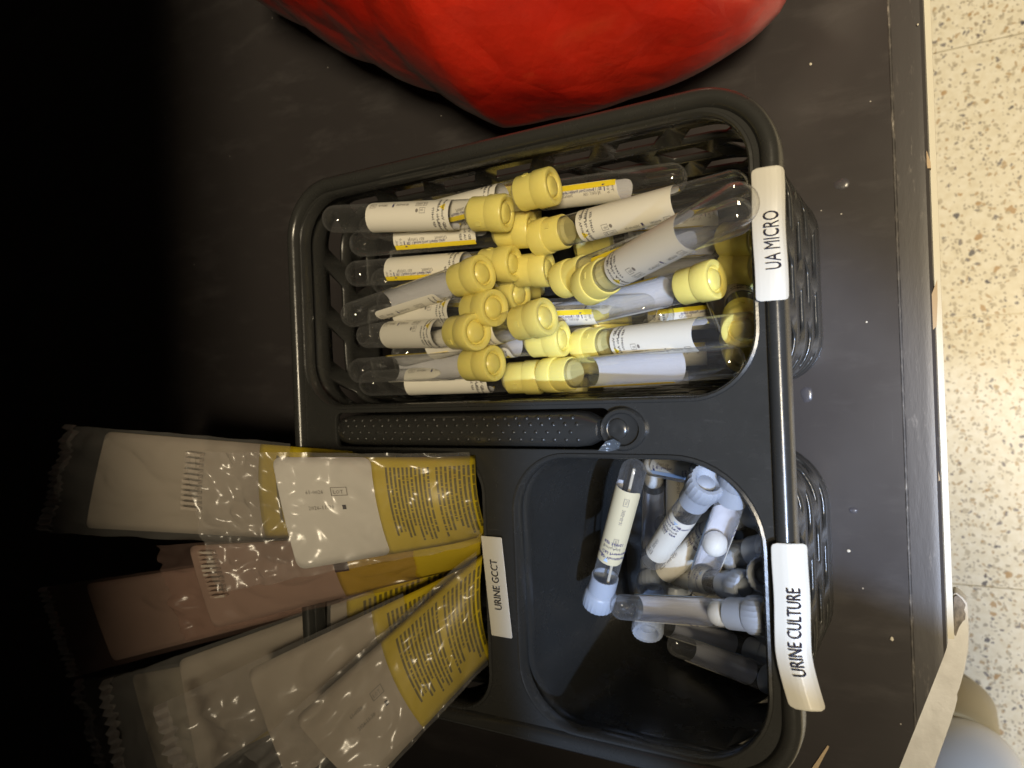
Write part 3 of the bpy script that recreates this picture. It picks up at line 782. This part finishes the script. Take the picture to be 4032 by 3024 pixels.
for a in [
 (2791, 1888, .118, 2560, 2215, 'cap', 'grey capped tube whose ridged hollow cap faces up mid basket', {}),
 (2925, 1840, .118, 2748, 2330, 'gap', 'grey capped tube with white pellet inside, slanting down from the upper right corner', {'ball': .034}),
 (2352, 2385, .085, 2505, 1812, 'lot', 'grey capped tube with aged yellow label and straw, leftmost in the small basket', {'old': True, 'stick': True, 'far': False}),
 (2570, 2330, .070, 2585, 1880, 'gap', 'grey capped tube with pellet at its upper end, right of the aged yellow label', {'ball': .0065}),
 (2935, 1895, .092, 2548, 1828, 'addr', 'grey capped tube along the top with pellet at its left end and address label', {'ball': .0066}),
 (2985, 1945, .088, 2560, 2300, 'cap', 'grey capped tube crossing diagonally between the two slanting tubes, its label turned up', {'stick': True}),
 (3030, 2425, .112, 2415, 2388, 'gap', 'grey capped tube lying across the bottom of the basket with a pellet beside its cap', {'ball': .058}),
 (3085, 2150, .100, 2620, 2230, 'gap', 'grey capped tube lying low under the rim with a plain label, right of centre', {}),
 (2950, 2318, .098, 2600, 2250, 'mid', 'grey capped tube with its stepped cap between the lowest long tube and the rim', {}),
 (3015, 2262, .108, 3040, 2290, 'gap', 'grey capped tube standing steeply with its domed cap beside the rim', {'zb': .012}),
 (3050, 2000, .098, 2700, 2080, 'lot', 'grey capped tube at the bottom of the basket near the upper right corner', {}),
 (3070, 2070, .085, 2760, 1930, 'gap', 'grey capped tube mostly hidden under the rim bar at the upper right', {'ball': .045}),
 (2548, 2495, .075, 2700, 2330, 'gap', 'grey capped tube whose cap hangs below the lowest long tube in shade', {'zb': .02}),
 (3150, 2720, .075, 2640, 2530, 'gap', 'grey capped tube in the shade at the bottom slanting down to the rim label', {}),
 (2665, 2330, .055, 2690, 1880, 'lot', 'grey capped tube buried upright between the ridged cap and the pellet tube', {}),
 (2940, 2210, .088, 2600, 2060, 'gap', 'grey capped tube buried under the crossing tubes in mid basket', {}),
 (3075, 2490, .092, 2720, 2330, 'mid', 'grey capped tube under the lowest long tube, its cap at the rim', {}),
 (2760, 2250, .040, 2900, 1900, 'gap', 'grey capped tube at the very bottom of the small basket', {}),
 (3080, 2600, .050, 2560, 2440, 'gap', 'grey capped tube in the shade directly under the lowest long tube', {}),
]:
    c_tube(*a[:7], **a[7])
# ------------------------------------------------------------------ transport kits in clear pouches
def kit(cor, bulge, stick_u, yel_u, film_u, label, film=None, stick_m=None, lines=True, crimp=True, ribbed=None, mark=None, th=.006, curl=0.0, prn=None, seed=1):
    """cor: TL,TR,BR,BL as (px,py,z). u runs left to right, v top to bottom"""
    q = [P(*c) for c in cor]; TL, TR, BR, BL = q
    cen = (TL+TR+BR+BL)/4
    nrm = (TR-TL).cross(TL-BL).normalized()
    if nrm.z < 0: nrm = -nrm
    rnd = random.Random(seed)
    def Sf(u, v, off=0.0):
        p = TL.lerp(TR, u).lerp(BL.lerp(BR, u), v)
        vv = min(1, max(0, v)); b = bulge*(math.sin(math.pi*vv)**.8)*(.15+.85*max(0, min(1, u))**1.3)
        b += -curl*max(0, u-.75)**2*16
        return p+nrm*(b+off)
    root = empty('transport_kit', cen); tag(root, label, 'specimen kit', 'pouched transport kits fanned out of the URINE GCCT basket')
    def patch(name, u0, u1, v0, v1, off, m, parent, nu=24, nv=14, thick=0.0, wr=0.0, uv=False, rc=0.0):
        vs, fs = [], []
        Lu = (TR-TL).length*(u1-u0); Lv = (BL-TL).length*(v1-v0)
        us = sorted(set([i/nu for i in range(nu+1)]+([rc/Lu*k for k in (.1, .3, .6, 1)]+[1-rc/Lu*k for k in (.1, .3, .6, 1)] if rc else [])))
        nu = len(us)-1
        for uu in us:
            ins = 0
            if rc:
                d = min(uu, 1-uu)*Lu
                if d < rc: ins = (rc-math.sqrt(max(0, rc*rc-(rc-d)**2)))/Lv
            for j in range(nv+1):
                t_ = ins+(1-2*ins)*j/nv
                u, v = u0+(u1-u0)*uu, v0+(v1-v0)*t_
                o_ = off
                if wr:
                    pp = Vector((u*5+seed*3, v*3, seed)); ex_ = max(0, min(1, (.10-u)/.2)); o_ += wr*(abs(noise.noise(pp))*1.5+.3*abs(noise.noise(pp*2.3)))+ex_*.006*(abs(noise.noise(pp*2.2+Vector((9, 0, 0))))+.25*abs(noise.noise(pp*4.3)))
                vs.append(Sf(u, v, o_)-cen)
        for i in range(nu):
            for j in range(nv):
                a = i*(nv+1)+j; fs.append((a, a+1, a+nv+2, a+nv+1))
        me = mesh(vs, fs)
        if sum(p.normal.dot(nrm) for p in me.polygons) < 0: me.flip_normals()
        if uv:
            l = me.uv_layers.new(name='UVMap')
            for lp in me.loops:
                i, j = divmod(lp.vertex_index, nv+1); l.data[lp.index].uv = (us[i], j/nv)
        o = link(name, me, m, parent, 180)
        if thick: s_ = o.modifiers.new('thickness', 'SOLIDIFY'); s_.thickness = thick; s_.offset = -1
        return o
    card = patch('card', 0, 1, 0, 1, 0, M_yelp, root, 20, 14, thick=.0008, rc=.004)
    patch('tray', .06, .99, .04, .96, -.0012, M_cream, root, 14, 10, thick=th)
    st = patch('sticker', 0.0, stick_u, 0.0, 1.0, .0004, stick_m or M_stickg, root, 18, 12, thick=.0003, rc=.004)
    if yel_u is not None:
        patch('yellow_panel', yel_u, 1, 0.0, 1.0, .0006, M_lines if lines else M_yelp, root, 26, 18, uv=True, thick=.0002)
    if prn:
        for s_, sz, pu, pv, rot, mm in prn:
            t_ = textmesh(s_, sz, 1) if isinstance(s_, str) else s_
            Lu, Lv = (TR-TL).length, (BL-TL).length; c, s2 = math.cos(rot), math.sin(rot); out = []
            for x, y, _ in t_[0]:
                x2, y2 = x*c-y*s2, x*s2+y*c
                out.append(Sf(pu+x2/Lu, pv-y2/Lv, .0009)-cen)
            link('printing', mesh(out, t_[1]), mm, st, 0)
    if mark:
        patch('square_mark', *mark, .0010, M_ink, root, 2, 2)
    if ribbed:
        for (cu, cv, rl) in ribbed:
            vs, fs = [], []; n = 11
            for i in range(n):
                a, b = cv+rl*(i/n), cv+rl*((i+.55)/n)
                for (k0, k1) in ((cu, cu+.055),):
                    o_ = len(vs)
                    for dz in (.0012, .0042):
                        vs += [Sf(k0, a, dz)-cen, Sf(k1, a+.01, dz)-cen, Sf(k1, b+.01, dz)-cen, Sf(k0, b, dz)-cen]
                    fs += [tuple(o_+k for k in g_) for g_ in ((4, 5, 6, 7), (0, 1, 5, 4), (1, 2, 6, 5), (2, 3, 7, 6), (3, 0, 4, 7))]
            link('ribbed_cap', fixn(mesh(vs, fs)), mat('ribbed_cap_plastic', (.44, .38, .32), .4), root, 0)
    fm = film or M_film
    patch('clear_pouch', film_u[0], film_u[1], -.05, 1.05, .0022, fm, root, 90, 50, wr=.0045)
    if crimp:
        u0 = film_u[0]; vs, fs = [], []; n = 34; wd = .010/(TR-TL).length
        for i in range(n+1):
            v = -.05+1.1*i/n; rr = .0012*(1 if i % 2 else -1)+.004*noise.noise(Vector((v*6, seed*2, 0)))
            jag = wd*(.35*rnd.random())
            for k in range(5): vs.append(Sf(u0-wd*k/4-jag, v, .003+rr)-cen)
        for i in range(n):
            for k in range(4): a = i*5+k; fs.append((a, a+1, a+6, a+5))
        link('crimped_seal', mesh(vs, fs), MATS['seal'], root, 0)
    return root
clear('seal', (.80, .76, .74), .18, .7, .22, haze=.24, hazecol=(.6, .55, .52))
q_ = math.pi/2
lotp = lambda u, v: [('LOT', .0026, u+.145, v+.02, 0, M_inkg), ((frame(-.001, -.001, .0068, .0032, .0003)), 0, u+.145, v+.02, 0, M_inkg),
                     ('61-0026', .0026, u, v+.015, 0, M_inkg), ('2026-11-30', .0027, u, v+.16, 0, M_inkg), (rect(0, 0, .0018, .0022), 0, u+.18, v+.17, 0, M_ink)]
kit([(420, 1700, .150), (1560, 1790, .122), (1680, 2150, .112), (340, 2078, .150)], .006, .62, .58, (-.10, .7),
    'pouched kit with shade-greyed sticker and crimped seal reaching farthest up to the left', lines=True, ribbed=[(.34, .12, .62)], seed=2)
kit([(1072, 1800, .172), (1860, 1800, .134), (1912, 2120, .126), (1176, 2243, .168)], .012, .50, .50, (-.42, .98),
    'uppermost pouched kit with bright white sticker and curved yellow text panel', crimp=False, stick_m=M_stick, curl=.010, prn=lotp(.14, .32), seed=3)
kit([(745, 2150, .150), (1905, 2090, .122), (1908, 2215, .108), (845, 2475, .146)], .005, .55, .52, (-.10, .8),
    'pouched kit with shade-dulled pinkish sticker and plain yellow edge just below the bright one', stick_m=M_stickp, lines=False, film=M_redfilm, crimp=False, ribbed=[(.05, .05, .6)], mark=(.52, .57, .20, .55), seed=4)
kit([(340, 2300, .128), (1560, 2110, .104), (1640, 2300, .098), (448, 2603, .124)], .004, .98, None, (-.13, .85),
    'pouched kit with a reddish tinted pouch and crimped seal at the far left', stick_m=M_stickp, film=M_redfilm, seed=5)
kit([(705, 2600, .132), (1890, 2170, .098), (1895, 2290, .092), (790, 3060, .126)], .005, .66, .60, (-.25, .7),
    'pouched kit with narrow shade-greyed sticker between the pinkish kits and the lowest ones', seed=6)
kit([(975, 2640, .148), (1900, 2200, .112), (1905, 2400, .104), (1150, 3110, .144)], .006, .62, .55, (-.35, .7),
    'pouched kit with plain shade-dulled beige sticker lying just behind the lowest text panel', seed=7)
kit([(1160, 2830, .168), (1890, 2180, .128), (1925, 2590, .122), (1430, 3120, .164)], .012, .49, .47, (-.22, .98),
    'lowest pouched kit with yellow text panel slanting steeply down to the left', crimp=False, curl=.006, prn=lotp(.20, .40), seed=8)
kit([(520, 2660, .105), (1500, 2480, .085), (1500, 2700, .080), (640, 3080, .100)], .004, .30, None, (-.22, .9),
    'buried pouched kit at the lower left showing mostly crumpled clear film', stick_m=M_cream, seed=9)

# ------------------------------------------------------------------ red bag
def redbag():
    out = [(700, -200), (1010, 0), (1200, 108), (1450, 250), (1700, 365), (1850, 455), (1960, 505), (2150, 462), (2450, 372), (2750, 255), (2950, 130), (3060, 30), (3110, -60), (3120, -260)]
    pts = [P(x, y, .055) for x, y in out]; c = Vector((-.17, .30, 0))
    # close the far side
    ang = [(math.atan2(p.y-c.y, p.x-c.x), (Vector((p.x, p.y, 0))-c).length) for p in pts]
    for a in (R(20), R(60), R(100), R(140), R(175)): ang.append((a, .20))
    ang.sort()
    def rad(a):
        a = (a+math.pi) % (2*math.pi)-math.pi
        for i in range(len(ang)):
            a0, r0 = ang[i]; a1, r1 = ang[(i+1) % len(ang)]
            if i == len(ang)-1: a1 += 2*math.pi
            aa = a if a >= a0 else a+2*math.pi
            if a0 <= aa <= a1: t = (aa-a0)/(a1-a0); return r0+(r1-r0)*t
        return .2
    n, k = 220, 70; vs, fs = [], []
    for j in range(k+1):
        t = j/k                                   # 0 at ground rim, 1 at top centre
        ph = -.42*math.pi+t*.92*math.pi            # profile angle
        rr = max(0, math.cos(ph))**.62; z = .055+(math.sin(ph)*.056 if ph < 0 else math.sin(ph)**1.0*.115)
        for i in range(n):
            a = 2*math.pi*i/n; r = rad(a)*rr
            p = Vector((c.x+r*math.cos(a), c.y+r*math.sin(a), z))
            q = p*9; d = .007*noise.noise(q*.8)-.006*abs(noise.noise(q*1.3))-.0025*abs(noise.noise(q*3.1))
            lim = max(0, min(1, (ph+.1)/.5))
            d *= (.25+.75*lim)
            dirv = Vector((math.cos(a)*math.cos(ph), math.sin(a)*math.cos(ph), math.sin(ph)))
            vs.append(p+dirv*d)
    for j in range(k):
        for i in range(n):
            a, b = j*n+i, j*n+(i+1) % n; fs.append((a, b, b+n, a+n))
    fs.append(tuple(range(k*n, k*n+n))); fs.append(tuple(range(n-1, -1, -1)))
    me = mesh(vs, fs); zmin = min(v.co.z for v in me.vertices)
    for v in me.vertices: v.co.z = v.co.z-zmin+.0008 if v.co.z-zmin < .003 else v.co.z
    return me
tag(link('red_bag', redbag(), M_red, None, 180), 'bulging glossy red plastic bag standing behind the black caddy', 'bag')

# ------------------------------------------------------------------ white board and castor beyond the cut corner
bpx = [(3480, 3120), (3640, 2720), (3715, 2540), (3738, 2470), (3752, 2338), (3764, 2334), (3790, 2352), (3808, 2372), (3813, 2420), (3815, 2500), (3812, 2560), (3798, 2640), (3778, 2710), (3766, 2742), (3771, 2750), (3758, 2800), (3735, 2870), (3706, 2950), (3668, 3060), (3650, 3120)]
def prism(px, z0, z1, rough=0.0):
    q = [P(x, y, z1) for x, y in px]; n = len(q)
    vs = [(p.x, p.y, z1) for p in q]+[(p.x, p.y, z0) for p in q]
    return fixn(mesh(vs, [tuple(range(n)), tuple(range(2*n-1, n-1, -1))]+[(i, (i+1) % n, (i+1) % n+n, i+n) for i in range(n)]))
mb = mat('worn_white_board', (.66, .62, .56), .55); t_ = NT(mb); co_ = t_.co('Object')
t_.L(t_.ramp(t_.noise(co_, 45, 5, .6), [(.3, (.62, .61, .60)), (.6, (.76, .76, .76))]), t_.b.inputs['Base Color']); t_.bump(t_.noise(co_, 120, 5), .5, .002)
brd = empty('side_board'); tag(brd, 'worn off-white board with a chipped corner below the cut end of the shelf', 'board')
bo = link('board', prism(bpx, -.045, -.032), mb, brd, 20)
bv = bo.modifiers.new('soft_edge', 'BEVEL'); bv.width = .0012; bv.segments = 2; bv.limit_method = 'ANGLE'
tp = [(3756, 2350), (3768, 2344), (3788, 2362), (3802, 2384), (3796, 2402), (3803, 2420), (3800, 2440), (3790, 2448), (3776, 2470), (3764, 2505), (3757, 2500)]
mt_ = mat('torn_grey_core', (.2, .18, .16), .9); t_ = NT(mt_); co_ = t_.co('Object')
t_.L(t_.ramp(t_.noise(t_.co('Object', (1, .4, 1)), 400, 5, .7), [(.35, (.12, .11, .10)), (.65, (.36, .32, .28))]), t_.b.inputs['Base Color'])
link('torn_corner', prism(tp, -.0325, -.0306), mt_, brd, 0)
ca = P(3765, 2935, -.47); cw = P(3795, 3090, -.44)
cas = empty('castor', (ca.x, ca.y, FZ)); tag(cas, 'tan castor wheel with a domed white cover on the floor by the white board', 'castor')
v, f = lathe([(0, 0), (.034, 0), (.040, .004), (.042, .012), (.040, .092), (.034, .099), (0, .100)], 48)
link('wheel', mesh(v, f), mat('tan_castor', (.50, .40, .22), .5), cas)
v, f = lathe([(.052, 0), (.054, .006), (.052, .02), (.044, .035), (.030, .046), (.014, .051), (0, .052)], 56)
link('cover', mesh([(x+cw.x-ca.x, y+cw.y-ca.y, z+.094) for x, y, z in v], f), mat('white_cover', (.80, .78, .74), .45), cas)

# ------------------------------------------------------------------ crumbs and small marks on the shelf
crm = mat('pale_crumb', (.62, .58, .48), .7)
def pebble(name, px, py, sz, label, cat, z=0, m=crm, flat=.4, par=None):
    bm = bmesh.new(); bmesh.ops.create_icosphere(bm, subdivisions=2, radius=1)
    for v in bm.verts: v.co *= 1+.35*noise.noise(v.co*1.7+Vector((px, py, 0)))
    for v in bm.verts: v.co = Vector((v.co.x*sz[0], v.co.y*sz[1], (v.co.z+.8)*sz[0]*flat))
    me = bpy.data.meshes.new('m'); bm.to_mesh(me); bm.free()
    o = link(name, me, m, par, 180); p = P(px, py, z); o.location = p; 
    if cat: tag(o, label, cat, 'crumbs on the shelf')
    return o
pebble('crumb', 3512, 2515, (.0009, .0011), 'pale crumb below the end of the black caddy on the shaded shelf', 'crumb')
pebble('crumb', 3342, 2168, (.0009, .0008), 'pale crumb beside the lattice of the small basket', 'crumb')
pebble('crumb', 3192, 253, (.0007, .0007), 'tiny pale crumb near the red bag', 'crumb')
pebble('crumb', 3412, 1268, (.0005, .0005), 'tiny pale crumb on bare shelf beside the front edge', 'crumb')
pebble('crumb', 3614, 97, (.0004, .0006), 'tiny pale crumb on the front nosing at the top', 'crumb')
glue = clear('dried_glue', (.8, .8, .85), .08, .8, .3, haze=.07, hazecol=(.5, .5, .56))
def blob(px, py, rx, ry, label):
    n = 26; vs, fs = [], []
    for k, (s, z) in enumerate(((1, .00005), (.8, .0005), (.4, .0007))):
        for i in range(n):
            a = 2*math.pi*i/n; r = s*(1+.25*noise.noise(Vector((math.cos(a)*1.5, math.sin(a)*1.5, px))))
            vs.append((rx*r*math.cos(a), ry*r*math.sin(a), z))
    for k in range(2):
        for i in range(n): j = (i+1) % n; fs.append((k*n+i, k*n+j, k*n+n+j, k*n+n+i))
    fs.append(tuple(range(2*n, 3*n)))
    o = link('glue_spot', mesh(vs, fs), glue, None, 60); o.location = P(px, py, .0002); tag(o, label, 'glue spot')
blob(3178, 1552, .0030, .0040, 'dried translucent glue spot on the shelf between the two lattice fronts')
blob(3316, 725, .0036, .0028, 'round dried water mark on the shelf above right of the large basket')
blob(3360, 2010, .0020, .0016, 'faint dried spot on the shelf right of the small basket')
# pale wood sliver lying on the dark shelf
pa, pb2 = P(3262, 2936, 0), P(3205, 3030, 0); d_ = (pb2-pa).normalized(); n_ = Vector((-d_.y, d_.x, 0))*.0012
me = mesh([pa-n_*.4, pa+n_*.4, pb2+n_, pb2-n_, pa-n_*.4+Vector((0, 0, .0006)), pa+n_*.4+Vector((0, 0, .0006)), pb2+n_+Vector((0, 0, .0009)), pb2-n_+Vector((0, 0, .0009))],
          [(3, 2, 1, 0), (4, 5, 6, 7), (0, 1, 5, 4), (1, 2, 6, 5), (2, 3, 7, 6), (3, 0, 4, 7)])
tag(link('wood_sliver', fixn(me), M_wood, None, 0), 'pale brown wood sliver on the shaded shelf near the bottom', 'sliver')
import os
if os.environ.get('TUBEINFO'):
    for i in INFO: print('INFO', i)
